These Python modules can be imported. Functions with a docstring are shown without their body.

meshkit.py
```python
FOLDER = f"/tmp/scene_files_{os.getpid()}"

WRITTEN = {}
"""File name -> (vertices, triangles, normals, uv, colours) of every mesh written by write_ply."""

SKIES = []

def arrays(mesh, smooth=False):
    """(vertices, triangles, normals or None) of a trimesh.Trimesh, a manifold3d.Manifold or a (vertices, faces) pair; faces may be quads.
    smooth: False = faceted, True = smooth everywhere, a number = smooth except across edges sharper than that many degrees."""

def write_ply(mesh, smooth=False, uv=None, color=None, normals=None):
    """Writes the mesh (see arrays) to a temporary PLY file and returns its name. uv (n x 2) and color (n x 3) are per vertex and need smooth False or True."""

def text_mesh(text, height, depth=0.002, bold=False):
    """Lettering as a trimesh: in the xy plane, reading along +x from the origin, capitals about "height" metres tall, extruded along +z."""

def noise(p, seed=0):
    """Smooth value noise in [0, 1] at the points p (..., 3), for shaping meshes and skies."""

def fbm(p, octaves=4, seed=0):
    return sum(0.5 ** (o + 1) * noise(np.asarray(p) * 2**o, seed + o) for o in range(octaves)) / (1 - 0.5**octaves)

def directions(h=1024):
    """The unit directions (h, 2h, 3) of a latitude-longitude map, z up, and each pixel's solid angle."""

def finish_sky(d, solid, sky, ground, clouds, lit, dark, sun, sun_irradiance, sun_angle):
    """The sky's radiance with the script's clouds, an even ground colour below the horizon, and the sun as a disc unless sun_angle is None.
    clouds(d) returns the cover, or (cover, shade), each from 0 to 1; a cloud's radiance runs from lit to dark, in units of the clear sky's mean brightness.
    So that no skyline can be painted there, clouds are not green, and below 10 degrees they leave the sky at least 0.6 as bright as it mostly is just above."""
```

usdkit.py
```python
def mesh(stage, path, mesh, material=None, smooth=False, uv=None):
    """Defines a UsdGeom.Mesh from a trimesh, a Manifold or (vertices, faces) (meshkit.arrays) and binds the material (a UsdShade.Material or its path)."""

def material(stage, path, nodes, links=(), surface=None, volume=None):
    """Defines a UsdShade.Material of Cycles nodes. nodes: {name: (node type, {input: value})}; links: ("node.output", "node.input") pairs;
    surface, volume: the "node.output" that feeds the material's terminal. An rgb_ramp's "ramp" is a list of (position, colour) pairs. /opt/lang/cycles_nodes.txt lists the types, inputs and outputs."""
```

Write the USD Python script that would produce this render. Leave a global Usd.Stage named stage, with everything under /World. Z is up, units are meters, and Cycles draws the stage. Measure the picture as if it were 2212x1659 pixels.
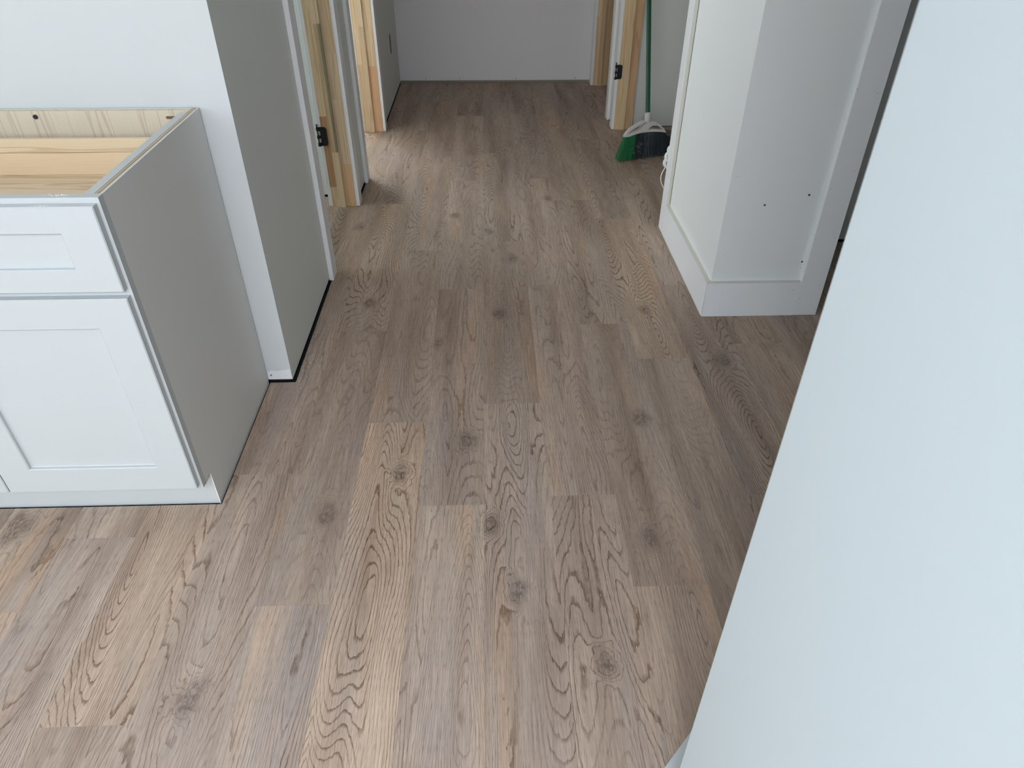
import math, random
import numpy as np, trimesh, usdkit, meshkit
import shapely.geometry as sg
from shapely.ops import unary_union
from shapely import affinity
from pxr import Usd, UsdGeom, UsdLux, UsdShade, Sdf, Gf, Vt

stage = Usd.Stage.CreateInMemory()
UsdGeom.SetStageUpAxis(stage, UsdGeom.Tokens.z)
UsdGeom.SetStageMetersPerUnit(stage, 1.0)
UsdGeom.Xform.Define(stage, '/World')
rnd = random.Random(7)

# ------------------------------------------------------------------ camera, light, exposure
PITCH, YAW, ROLL = math.radians(36.9324), math.radians(2.0793), math.radians(0.2641)
EYE = np.array([0.0, 0.0, 1.3935])
EXPOSURE = 0.0
fwd = np.array([math.sin(YAW) * math.cos(PITCH), math.cos(YAW) * math.cos(PITCH), -math.sin(PITCH)])
rgt = np.array([math.cos(YAW), -math.sin(YAW), 0.0])
upv = np.cross(rgt, fwd)
rgt, upv = math.cos(ROLL) * rgt + math.sin(ROLL) * upv, -math.sin(ROLL) * rgt + math.cos(ROLL) * upv
cam = UsdGeom.Camera.Define(stage, '/World/camera')
cam.AddTransformOp().Set(Gf.Matrix4d(*rgt, 0, *upv, 0, *(-fwd), 0, *EYE, 1))
cam.CreateHorizontalApertureAttr(36.0)
cam.CreateVerticalApertureAttr(27.0)
cam.CreateFocalLengthAttr(1519.64 / 2212 * 36.0)
cam.CreateClippingRangeAttr(Gf.Vec2f(0.02, 100))
cam.CreateFocusDistanceAttr(1.9)
cam.CreateFStopAttr(9.0)
cam.CreateExposureAttr(EXPOSURE)

dome = UsdLux.DomeLight.Define(stage, '/World/sky')
dome.CreateColorAttr(Gf.Vec3f(0.80, 0.90, 1.0))
dome.CreateIntensityAttr(1.0)

def rect_light(name, pos, direction, w, h, color, intensity):
    """Daylight through a window, or the added skylight fill: emits along direction."""
    z = -np.array(direction, float) / np.linalg.norm(direction)
    x = np.cross([0, 0, 1.0], z) if abs(z[2]) < 0.99 else np.array([1.0, 0, 0])
    x /= np.linalg.norm(x)
    y = np.cross(z, x)
    l = UsdLux.RectLight.Define(stage, '/World/' + name)
    l.AddTransformOp().Set(Gf.Matrix4d(*x, 0, *y, 0, *z, 0, *map(float, pos), 1))
    l.CreateWidthAttr(w); l.CreateHeightAttr(h)
    l.CreateColorAttr(Gf.Vec3f(*color)); l.CreateIntensityAttr(intensity)

rect_light('skylight_fill', (-0.50, -1.20, 2.425), (0, 0, -1), 1.20, 0.60, (0.72, 0.83, 1.0), 31.5)       # added overhead fill behind the viewer, shaped as a skylight
rect_light('patio_daylight', (-1.15, -3.30, 1.30), (0, 1, 0), 2.80, 1.90, (1.0, 0.86, 0.72), 2.6)             # rear patio window
rect_light('window_daylight', (-3.50, -1.58, 1.50), (1, 0, 0), 1.25, 1.50, (0.46, 0.82, 1.0), 5.4)           # left kitchen window
rect_light('bedroom_daylight', (-2.70, 6.30, 1.55), (0, -1, 0), 1.60, 1.30, (0.88, 0.95, 1.0), 16.5)
rect_light('bath_daylight', (-3.50, 2.75, 1.55), (1, 0, 0), 0.90, 1.00, (0.85, 1.0, 1.0), 9.5)
FILL_LAMPS = ((-0.20, 1.20, 3.5),)                                # added fill lamp over the kitchen entry, lifts the shaded sides
for i, (x, y, inten) in enumerate(FILL_LAMPS):
    dl = UsdLux.DiskLight.Define(stage, '/World/fill_lamp_glow')
    dl.AddTranslateOp().Set(Gf.Vec3d(x, y, 2.405))
    dl.CreateRadiusAttr(0.19); dl.CreateColorAttr(Gf.Vec3f(1.0, 0.86, 0.82)); dl.CreateIntensityAttr(inten)

# ------------------------------------------------------------------ materials
def M(name, nodes, links, surface='p.BSDF'):
    return usdkit.material(stage, '/World/Looks/' + name, nodes, links, surface=surface)

def plain(name, color, rough=0.5, spec=0.4, bump=0.0, bscale=300, **kw):
    nodes = {'p': ('principled_bsdf', {'base_color': color, 'roughness': rough, 'specular_ior_level': spec, **kw})}
    links = []
    if bump:
        nodes['g'] = ('geometry', {})
        nodes['n'] = ('noise_texture', {'scale': bscale, 'detail': 3})
        nodes['b'] = ('bump', {'strength': bump, 'distance': 0.001})
        links = [('g.position', 'n.vector'), ('n.fac', 'b.height'), ('b.normal', 'p.normal')]
    return M(name, nodes, links)

WALL = plain('wall_paint', (0.755, 0.765, 0.728), 0.62, 0.3, 0.08, 420)
WHITE = plain('trim_paint', (0.84, 0.835, 0.84), 0.42, 0.4, 0.04, 250)
CREAM = plain('primed_edge', (0.70, 0.68, 0.60), 0.6, 0.3)
CEIL = plain('ceiling_paint', (0.90, 0.90, 0.89), 0.9, 0.1)
CABW = plain('cabinet_lacquer', (0.54, 0.555, 0.555), 0.38, 0.45)
CABSIDE = plain('cabinet_side_skin', (0.76, 0.755, 0.72), 0.45, 0.4)
RAILP = plain('cabinet_rail_paint', (0.60, 0.61, 0.59), 0.55, 0.3)
BLACK = plain('hinge_black', (0.010, 0.012, 0.014), 0.42, 0.4)
DARK = plain('dark_gap', (0.012, 0.013, 0.014), 0.8, 0.2)
STEEL = plain('steel', (0.35, 0.36, 0.38), 0.3, 0.5, metallic=0.9)
SLATE = plain('screw_black', (0.05, 0.055, 0.065), 0.4, 0.5, metallic=0.6)
SUBF = plain('subfloor', (0.020, 0.021, 0.022), 0.9, 0.1)
HOLE = plain('nail_hole', (0.11, 0.11, 0.11), 0.9, 0.1)
GREEN = plain('broom_handle_green', (0.008, 0.085, 0.042), 0.22, 0.6)
def bristle(name, a, b):
    return M(name, {'g': ('geometry', {}), 'c': ('mix', {'color1': a, 'color2': b}), 'p': ('principled_bsdf', {'roughness': 0.5, 'specular_ior_level': 0.35})},
             [('g.random_per_island', 'c.fac'), ('c.color', 'p.base_color')])
BGREEN = bristle('bristle_green', (0.022, 0.190, 0.070), (0.110, 0.480, 0.210))
BGREY = bristle('bristle_grey', (0.036, 0.046, 0.054), (0.140, 0.165, 0.185))
PLAST = plain('white_plastic', (0.66, 0.64, 0.60), 0.4, 0.4)
CORDW = plain('white_cord', (0.78, 0.78, 0.77), 0.4, 0.4)
PANB = plain('dustpan_black', (0.018, 0.020, 0.024), 0.45, 0.4)
DUST = plain('gypsum_dust', (0.75, 0.73, 0.68), 0.9, 0.1)
CAULK = plain('caulk', (0.72, 0.73, 0.73), 0.7, 0.2)

def wood(name, axis, light, dark, contrast, ring=2.6, rough=0.55, rot=(0, 0, 0), thin=0.15):
    """Softwood or birch: grain along the axis; 'tone' tints each piece and 'seed' shifts it."""
    sc = {'x': (1.7, 30, 30), 'z': (32, 32, 1.0), 'y': (17, 1.3, 17)}[axis]
    fs = {'x': (10, 420, 420), 'z': (420, 420, 10), 'y': (420, 10, 420)}[axis]
    nodes = {
        'g': ('geometry', {}), 's': ('attribute', {'attribute': 'seed'}), 't': ('attribute', {'attribute': 'tone'}),
        'v': ('vector_math', {'math_type': 'add'}),
        'm': ('mapping', {'scale': sc, 'rotation': rot}), 'mf': ('mapping', {'scale': fs}),
        'n': ('noise_texture', {'scale': 1.0, 'detail': 2.5, 'roughness': 0.45, 'distortion': 0.3}),
        'k': ('math', {'math_type': 'multiply', 'value2': 6.283 * ring * 2.2}),
        'si': ('math', {'math_type': 'sine'}),
        'mr': ('map_range', {'range_type': 'smoothstep', 'from_min': thin, 'from_max': 1.0, 'to_min': 0, 'to_max': 1}),
        'f': ('noise_texture', {'scale': 1.0, 'detail': 2}),
        'fm': ('map_range', {'from_min': 0.3, 'from_max': 0.75, 'to_min': -0.22, 'to_max': 0.28}),
        'ad': ('math', {'math_type': 'add', 'use_clamp': True}),
        'ct': ('math', {'math_type': 'multiply', 'value2': contrast}),
        'c': ('mix', {'color1': light, 'color2': dark}),
        'x': ('mix', {'mix_type': 'multiply', 'fac': 1.0}),
        'b': ('bump', {'strength': 0.25, 'distance': 0.0006}),
        'p': ('principled_bsdf', {'roughness': rough, 'specular_ior_level': 0.3}),
    }
    links = [('g.position', 'v.vector1'), ('s.vector', 'v.vector2'), ('v.vector', 'm.vector'), ('v.vector', 'mf.vector'),
             ('m.vector', 'n.vector'), ('n.fac', 'k.value1'), ('k.value', 'si.value1'), ('si.value', 'mr.value'),
             ('mf.vector', 'f.vector'), ('f.fac', 'fm.value'), ('mr.result', 'ad.value1'), ('fm.result', 'ad.value2'),
             ('ad.value', 'ct.value1'), ('ct.value', 'c.fac'), ('c.color', 'x.color1'), ('t.color', 'x.color2'),
             ('x.color', 'p.base_color'), ('f.fac', 'b.height'), ('b.normal', 'p.normal')]
    return M(name, nodes, links)

PINE = wood('finger_jointed_pine', 'z', (0.735, 0.570, 0.385), (0.53, 0.365, 0.215), 0.62, 3.6, thin=0.3)
BIRCH = wood('birch_plywood', 'x', (0.84, 0.67, 0.47), (0.66, 0.48, 0.30), 0.8, 1.3, 0.5, thin=0.72)
BIRCHV = wood('birch_plywood_back', 'z', (0.74, 0.635, 0.49), (0.54, 0.44, 0.32), 0.6, 1.1, 0.55, rot=(0, 0.42, 0), thin=0.93)
PLY = wood('ply_edge', 'y', (0.62, 0.55, 0.42), (0.45, 0.38, 0.28), 0.6)

# --- plank floor: printed oak. Contours of a stretched noise give the cathedral grain; knots bend it.
KNOTS = [  # x, y, radius
    (-0.442, 1.296, .030), (-0.261, 1.444, .028), (-0.003, 1.254, .024), (0.394, 1.191, .030), (0.457, 1.666, .032),
    (-0.074, 1.569, .030), (0.055, 1.039, .026), (0.237, 0.845, .026), (-0.633, 0.791, .034), (-1.234, 1.272, .040),
    (0.096, 2.757, .032), (0.033, 2.301, .030), (0.800, 1.968, .030), (-0.609, 3.097, .028), (-0.465, 2.390, .028),
    (0.589, 2.316, .026), (-0.158, 3.218, .026), (0.000, 3.030, .026), (0.300, 3.42, .026), (-0.19, 2.10, .024)]
OVALS = [  # x, y, size: centres of nested cathedral rings
    (-0.489, 2.898, 1.05), (-0.290, 1.075, 1.05), (-0.877, 1.156, 1.05), (0.608, 2.145, 1.0), (0.540, 3.020, 1.1), (-0.316, 3.610, 1.1),
    (0.767, 2.290, 0.9), (0.810, 1.596, 1.1), (0.050, 1.640, 0.6), (-0.080, 0.740, 0.8), (-0.440, 0.850, 0.8), (0.470, 0.930, 0.8)]

def floor_material():
    N = {'uv': ('uvmap', {'attribute': 'st'}), 'g': ('geometry', {}), 't': ('attribute', {'attribute': 'tone'}),
         'ts': ('separate_color', {})}
    L = [('t.color', 'ts.color')]
    def add(n, kind, inp, *links):
        N[n] = (kind, inp)
        L.extend(links)
        return n
    def math_(n, op, a, b, **kw):
        inp = {'math_type': op, **kw}
        ls = []
        for k, x in (('value1', a), ('value2', b)):
            if isinstance(x, str):
                ls.append((x, f'{n}.{k}'))
            elif x is not None:
                inp[k] = x
        return add(n, 'math', inp, *ls) + '.value'
    def noise(n, src, scale, sc=1.0, detail=2, rough=0.5, dist=0.0):
        add(n + 'm', 'mapping', {'scale': scale}, (src, n + 'm.vector'))
        add(n, 'noise_texture', {'scale': sc, 'detail': detail, 'roughness': rough, 'distortion': dist}, (n + 'm.vector', n + '.vector'))
        return n + '.fac'
    # jitter
    jx = noise('jit', 'uv.UV', (95, 34, 1), detail=3)
    # base field
    base = noise('base', 'uv.UV', (7.5, 0.95, 1), detail=1.2, rough=0.4, dist=0.25)
    f = math_('f0', 'multiply', base, 30.0)
    # knots and ovals
    add('kp', 'mapping', {'scale': (1, 0.62, 0)}, ('g.position', 'kp.vector'))
    kmax, ktot = None, None
    wob = noise('wob', 'g.position', (30, 16, 0), detail=3)
    wv = math_('wobv', 'multiply_add', wob, 0.048, value3=-0.024)
    for i, (x, y, r) in enumerate(KNOTS):
        add(f'kd{i}', 'vector_math', {'math_type': 'distance', 'vector2': (x, y * 0.62, 0)}, ('kp.vector', f'kd{i}.vector1'))
        d = math_(f'kw{i}', 'add', f'kd{i}.value', wv)
        add(f'kr{i}', 'map_range', {'range_type': 'smootherstep', 'from_min': 0, 'from_max': r * 1.9, 'to_min': 1, 'to_max': 0, 'clamp': True}, (d, f'kr{i}.value'))
        kmax = f'kr{i}.result' if kmax is None else math_(f'km{i}', 'maximum', kmax, f'kr{i}.result')
    omax = None
    add('op', 'mapping', {'scale': (1 / 0.055, 1 / 0.36, 0)}, ('g.position', 'op.vector'))
    for i, (x, y, a) in enumerate(OVALS):
        add(f'od{i}', 'vector_math', {'math_type': 'distance', 'vector2': (x / 0.055, y / 0.36, 0)}, ('op.vector', f'od{i}.vector1'))
        add(f'or{i}', 'map_range', {'from_min': 0, 'from_max': 1.9 * a, 'to_min': a, 'to_max': 0, 'clamp': True}, (f'od{i}.value', f'or{i}.value'))
        omax = f'or{i}.result' if omax is None else math_(f'ox{i}', 'maximum', omax, f'or{i}.result')
    f = math_('f1', 'add', f, math_('ka', 'multiply', kmax, 4.0))
    f = math_('f2', 'add', f, math_('oa', 'multiply', omax, 15.0))
    f = math_('f3', 'add', f, math_('ja', 'multiply', jx, 0.62))
    # straight grain across the width
    add('sx', 'separate_xyz', {}, ('uv.UV', 'sx.vector'))
    f = math_('f4', 'add', f, math_('sa', 'multiply', 'sx.x', 24.0))
    fr = math_('fr', 'fraction', f, None)
    # saw profile: slow rise, sharp dark line
    add('ln', 'map_range', {'range_type': 'smoothstep', 'from_min': 0.68, 'from_max': 0.95, 'to_min': 0, 'to_max': 1, 'clamp': True}, (fr, 'ln.value'))
    add('le', 'map_range', {'range_type': 'smoothstep', 'from_min': 0.95, 'from_max': 1.0, 'to_min': 1, 'to_max': 0, 'clamp': True}, (fr, 'le.value'))
    line = math_('line', 'multiply', 'ln.result', 'le.result')
    # where lines show
    msk = noise('msk', 'uv.UV', (9, 1.6, 1), detail=2)
    add('mk', 'map_range', {'range_type': 'smoothstep', 'from_min': 0.32, 'from_max': 0.58, 'to_min': 0.25, 'to_max': 1, 'clamp': True}, (msk, 'mk.value'))
    mk = math_('mko', 'maximum', 'mk.result', math_('mkx', 'multiply', omax, 1.1))
    # broken, porous line
    por = noise('por', 'uv.UV', (520, 26, 1), detail=2, rough=0.6)
    add('po', 'map_range', {'from_min': 0.32, 'from_max': 0.62, 'to_min': 0.35, 'to_max': 1.1, 'clamp': True}, (por, 'po.value'))
    line = math_('l1', 'multiply', line, mk)
    line = math_('l2', 'multiply', line, 'po.result')
    line = math_('l3', 'multiply', line, 'ts.b', use_clamp=True)
    # colour: grey-brown to tan and lilac grey in long streaks
    c1 = noise('c1', 'uv.UV', (11, 0.9, 1), detail=3, rough=0.55)
    add('cr', 'rgb_ramp', {'ramp': [(0.28, (0.286, 0.211, 0.161)), (0.42, (0.365, 0.275, 0.216)), (0.52, (0.420, 0.324, 0.258)), (0.62, (0.468, 0.362, 0.286)), (0.75, (0.530, 0.420, 0.337))]}, (c1, 'cr.fac'))
    c2 = noise('c2', 'uv.UV', (8, 1.3, 1), detail=2)
    add('c2r', 'map_range', {'range_type': 'smoothstep', 'from_min': 0.47, 'from_max': 0.68, 'to_min': 0, 'to_max': 0.50, 'clamp': True}, (c2, 'c2r.value'))
    add('mg', 'mix', {'color2': (0.391, 0.323, 0.285)}, ('cr.color', 'mg.color1'), ('c2r.result', 'mg.fac'))
    c3 = noise('c3', 'uv.UV', (10, 1.1, 1), sc=1.0, detail=2)
    add('c3r', 'map_range', {'range_type': 'smoothstep', 'from_min': 0.55, 'from_max': 0.72, 'to_min': 0, 'to_max': 0.42, 'clamp': True}, (c3, 'c3r.value'))
    add('mt', 'mix', {'color2': (0.529, 0.348, 0.229)}, ('mg.color', 'mt.color1'), ('c3r.result', 'mt.fac'))
    # fine streaks
    fs = noise('fs', 'uv.UV', (360, 9, 1), detail=3, rough=0.65)
    add('fsr', 'map_range', {'from_min': 0.3, 'from_max': 0.7, 'to_min': 0.76, 'to_max': 1.24, 'clamp': True}, (fs, 'fsr.value'))
    add('cmb', 'combine_color', {}, ('fsr.result', 'cmb.r'), ('fsr.result', 'cmb.g'), ('fsr.result', 'cmb.b'))
    add('mf', 'mix', {'mix_type': 'multiply', 'fac': 1.0}, ('mt.color', 'mf.color1'), ('cmb.color', 'mf.color2'))
    # open pores: short dark dashes
    pr = noise('pr', 'uv.UV', (760, 34, 1), detail=1, rough=0.5)
    add('prr', 'map_range', {'range_type': 'smoothstep', 'from_min': 0.60, 'from_max': 0.74, 'to_min': 1.0, 'to_max': 0.55, 'clamp': True}, (pr, 'prr.value'))
    add('prc', 'combine_color', {}, ('prr.result', 'prc.r'), ('prr.result', 'prc.g'), ('prr.result', 'prc.b'))
    add('mpr', 'mix', {'mix_type': 'multiply', 'fac': 1.0}, ('mf.color', 'mpr.color1'), ('prc.color', 'mpr.color2'))
    # knots darken
    add('kk', 'map_range', {'range_type': 'smoothstep', 'from_min': 0.62, 'from_max': 0.98, 'to_min': 0, 'to_max': 0.58, 'clamp': True}, (kmax, 'kk.value'))
    kn = noise('kn', 'g.position', (95, 60, 0), detail=3, rough=0.65)
    add('knr', 'map_range', {'range_type': 'smoothstep', 'from_min': 0.40, 'from_max': 0.60, 'to_min': 0.12, 'to_max': 1, 'clamp': True}, (kn, 'knr.value'))
    add('mkn', 'mix', {'color2': (0.085, 0.058, 0.046)}, ('mpr.color', 'mkn.color1'), (math_('kkp', 'multiply', 'kk.result', 'knr.result'), 'mkn.fac'))
    add('kh', 'map_range', {'range_type': 'smoothstep', 'from_min': 0.15, 'from_max': 0.8, 'to_min': 0, 'to_max': 0.30, 'clamp': True}, (kmax, 'kh.value'))
    add('mkh', 'mix', {'color2': (0.165, 0.130, 0.112)}, ('mkn.color', 'mkh.color1'), ('kh.result', 'mkh.fac'))
    # lines
    add('dl', 'mix', {'mix_type': 'multiply', 'fac': 1.0, 'color2': (0.44, 0.37, 0.31)}, ('mkh.color', 'dl.color1'))
    add('ml', 'mix', {}, ('mkh.color', 'ml.color1'), ('dl.color', 'ml.color2'), (line, 'ml.fac'))
    # plank tone: r = brightness, g = warmth
    add('tw', 'mix', {'color1': (0.97, 1.0, 1.06), 'color2': (1.07, 1.0, 0.90)}, ('ts.g', 'tw.fac'))
    add('tb', 'combine_color', {}, ('ts.r', 'tb.r'), ('ts.r', 'tb.g'), ('ts.r', 'tb.b'))
    add('m1', 'mix', {'mix_type': 'multiply', 'fac': 1.0}, ('ml.color', 'm1.color1'), ('tw.color', 'm1.color2'))
    add('m2', 'mix', {'mix_type': 'multiply', 'fac': 1.0}, ('m1.color', 'm2.color1'), ('tb.color', 'm2.color2'))
    hb = math_('hb', 'subtract', math_('hb0', 'multiply', por, 0.35), math_('hb1', 'multiply', line, 0.9))
    add('b', 'bump', {'strength': 0.35, 'distance': 0.0007}, (hb, 'b.height'))
    add('p', 'principled_bsdf', {'roughness': 0.55, 'specular_ior_level': 0.28}, ('m2.color', 'p.base_color'), ('b.normal', 'p.normal'))
    return M('printed_oak_plank', N, L)

OAK = floor_material()

# ------------------------------------------------------------------ helpers
_used = {}
def numbered(path):
    n = _used.get(path, 0)
    _used[path] = n + 1
    return path if n == 0 else f'{path}_{n:03d}'

def tag(prim, label=None, cat=None, group=None, kind=None):
    p = prim.GetPrim() if hasattr(prim, 'GetPrim') else prim
    for k, v in (('label', label), ('category', cat), ('group', group), ('kind', kind)):
        if v:
            p.SetCustomDataByKey(k, v)
    return p

def thing(name, label=None, cat=None, group=None, kind=None, loc=None):
    x = UsdGeom.Xform.Define(stage, numbered('/World/' + name))
    if loc is not None:
        x.AddTranslateOp().Set(Gf.Vec3d(*map(float, loc)))
    return tag(x, label, cat, group, kind)

def obj(name, mesh, mat, parent=None, smooth=False, tone=None, seed=None, uv=None, label=None, cat=None, group=None, kind=None):
    path = numbered((str(parent.GetPath()) if parent else '/World') + '/' + name)
    m = usdkit.mesh(stage, path, mesh, mat, smooth=smooth, uv=uv)
    n = len(m.GetPointsAttr().Get())
    api = UsdGeom.PrimvarsAPI(m)
    for key, val in (('tone', tone), ('seed', seed)):
        if val is not None:
            api.CreatePrimvar(key, Sdf.ValueTypeNames.Color3fArray if key == 'tone' else Sdf.ValueTypeNames.Float3Array, 'vertex').Set(
                Vt.Vec3fArray.FromNumpy(np.tile(np.asarray(val, np.float32), (n, 1))))
    tag(m, label, cat, group, kind)
    return m.GetPrim()

def box(x0, x1, y0, y1, z0, z1, c=0.0):
    if x0 > x1: x0, x1 = x1, x0
    if y0 > y1: y0, y1 = y1, y0
    if not c:
        b = trimesh.creation.box((x1 - x0, y1 - y0, z1 - z0))
        b.apply_translation(((x0 + x1) / 2, (y0 + y1) / 2, (z0 + z1) / 2))
        return b
    pts = []
    for X, sx in ((x0, 1), (x1, -1)):
        for Y, sy in ((y0, 1), (y1, -1)):
            for Z, sz in ((z0, 1), (z1, -1)):
                pts += [(X, Y + sy * c, Z + sz * c), (X + sx * c, Y, Z + sz * c), (X + sx * c, Y + sy * c, Z)]
    return trimesh.convex.convex_hull(np.array(pts))

def cat_(*ms):
    return trimesh.util.concatenate(list(ms))

def tube(pts, r, sides=10, cap=True):
    pts = np.asarray(pts, float)
    rr = np.full(len(pts), r) if np.ndim(r) == 0 else np.asarray(r, float)
    t = np.gradient(pts, axis=0)
    t /= np.linalg.norm(t, axis=1, keepdims=True)
    u = np.cross(t[0], [0, 0, 1.0])
    if np.linalg.norm(u) < 1e-3:
        u = np.cross(t[0], [0, 1.0, 0])
    V = []
    for i in range(len(pts)):
        u = u - t[i] * (u @ t[i])
        u /= np.linalg.norm(u)
        w = np.cross(t[i], u)
        for k in range(sides):
            a = 2 * math.pi * k / sides
            V.append(pts[i] + rr[i] * (math.cos(a) * u + math.sin(a) * w))
    F = []
    n = len(pts)
    for i in range(n - 1):
        for k in range(sides):
            a, b = i * sides + k, i * sides + (k + 1) % sides
            F += [(a, b, b + sides), (a, b + sides, a + sides)]
    if cap:
        V += [pts[0], pts[-1]]
        for k in range(sides):
            F.append((n * sides, (k + 1) % sides, k))
            F.append((n * sides + 1, (n - 1) * sides + k, (n - 1) * sides + (k + 1) % sides))
    return trimesh.Trimesh(np.array(V), np.array(F), process=False)

def extrude(poly, h):
    return trimesh.creation.extrude_polygon(poly, h, engine='earcut')

def jit(c, s=0.05):
    k = 1 + rnd.uniform(-s, s)
    return tuple(min(1.6, x * k) for x in c)

def rseed():
    return (rnd.uniform(-40, 40), rnd.uniform(-40, 40), rnd.uniform(-40, 40))

# ------------------------------------------------------------------ layout (metres)
CEILZ, HEAD = 2.44, 2.06
LX, LB = -0.655, -0.768        # hall left wall: hall face, room face
RX, RB = 0.806, 0.918          # hall right wall: hall face, room face
KY0, KY1 = 1.888, 1.996        # kitchen wall behind the cabinet
BACKY = 5.70
WZ = 0.009                     # drywall hangs just above the planks
D1 = (2.655, 3.340)            # openings, clear between jamb faces
D2 = (3.722, 4.516)
D3 = (3.150, 4.530)
D4 = (4.810, 5.600)
JT = 0.019

# ------------------------------------------------------------------ ceiling and walls
obj('ceiling', box(-3.55, 6.15, -3.35, 6.35, CEILZ, CEILZ + 0.1), CEIL, label='flat white ceiling over kitchen and hallway', cat='ceiling', kind='structure')

def wall(name, label, parts, mat=WALL, c=0.002):
    return obj(name, cat_(*[box(*p, c) for p in parts]), mat, label=label, cat='wall', kind='structure')

wall('wall_kitchen', 'bright white drywall behind the open base cabinet', [(-3.45, LX, KY0, KY0 + 0.002, WZ, CEILZ), (-3.45, LB, KY0 + 0.002, KY1, WZ, CEILZ)], plain('kitchen_wall_light_tone', (0.655, 0.67, 0.67), 0.62, 0.3, 0.06, 420), c=0)  # hall drywall colour, darkened here to offset the strong light
wall('wall_left', 'grey-green hallway drywall pierced by two pine door frames', [
    (LB, LX, KY0 + 0.002, D1[0] - JT, WZ, CEILZ), (LB, LX, D1[1] + JT, D2[0] - JT, WZ, CEILZ), (LB, LX, D2[1] + JT, BACKY, WZ, CEILZ),
    (LB, LX, D1[0] - JT, D1[1] + JT, HEAD + JT, CEILZ), (LB, LX, D2[0] - JT, D2[1] + JT, HEAD + JT, CEILZ)], c=0)
wall('wall_right', 'hallway drywall on the right beyond the broom', [
    (RB, RX, D3[1] + JT, D4[0] - JT, WZ, CEILZ), (RB, RX, D4[1] + JT, BACKY, WZ, CEILZ),
    (RB, RX, D3[0] - JT, D3[1] + JT, HEAD + JT, CEILZ), (RB, RX, D4[0] - JT, D4[1] + JT, HEAD + JT, CEILZ)])
bw = thing('wall_back', 'pale lilac-grey drywall closing the end of the hallway', 'wall', kind='structure')
obj('drywall', box(LB, RB, BACKY, BACKY + 0.11, 0.016, CEILZ, 0.002), plain('back_wall_paint', (0.80, 0.785, 0.80), 0.65, 0.3, 0.05, 420), bw)
for x in (-0.46, -0.204, 0.225, 0.68):
    obj('nail_head', trimesh.creation.cylinder(0.0035, 0.002, sections=8, transform=trimesh.transformations.rotation_matrix(math.pi / 2, (1, 0, 0), (0, 0, 0)) ).apply_translation((x, BACKY - 0.0005, 0.030)), HOLE, bw)
obj('bottom_plate', box(LX, RX, BACKY + 0.004, BACKY + 0.03, -0.006, 0.0155), plain('plate_wood', (0.30, 0.26, 0.22), 0.8), bw)
wall('wall_near', 'bright wall end filling the right foreground, bluish light put into its colour', [(0.300, 0.420, -3.20, 0.541, WZ, CEILZ)], plain('near_wall_light_tint', (0.585, 0.63, 0.645), 0.6, 0.3, 0.05, 420), 0.003)  # same drywall, its colour darkened and blued for the window light
wall('wall_passage', 'shaded drywall seen in the gap right of the panelled column, unseen side walls added', [(1.235, 1.90, 2.885, 2.995, WZ, CEILZ), (1.78, 1.90, 1.60, 2.885, WZ, CEILZ), (1.90, 6.05, 1.60, 1.72, WZ, CEILZ)])  # seen wall plus unseen walls added to darken the gap
wall('wall_closet', 'grey-green drywall behind the broom', [(RB, 2.35, 4.590, 4.70, 0.001, CEILZ), (2.25, 2.36, 3.0, 4.590, WZ, CEILZ)])
wall('wall_bath', 'bluish drywall inside the first left doorway', [(-3.45, LB, 3.470, 3.58, WZ, CEILZ)])
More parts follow.
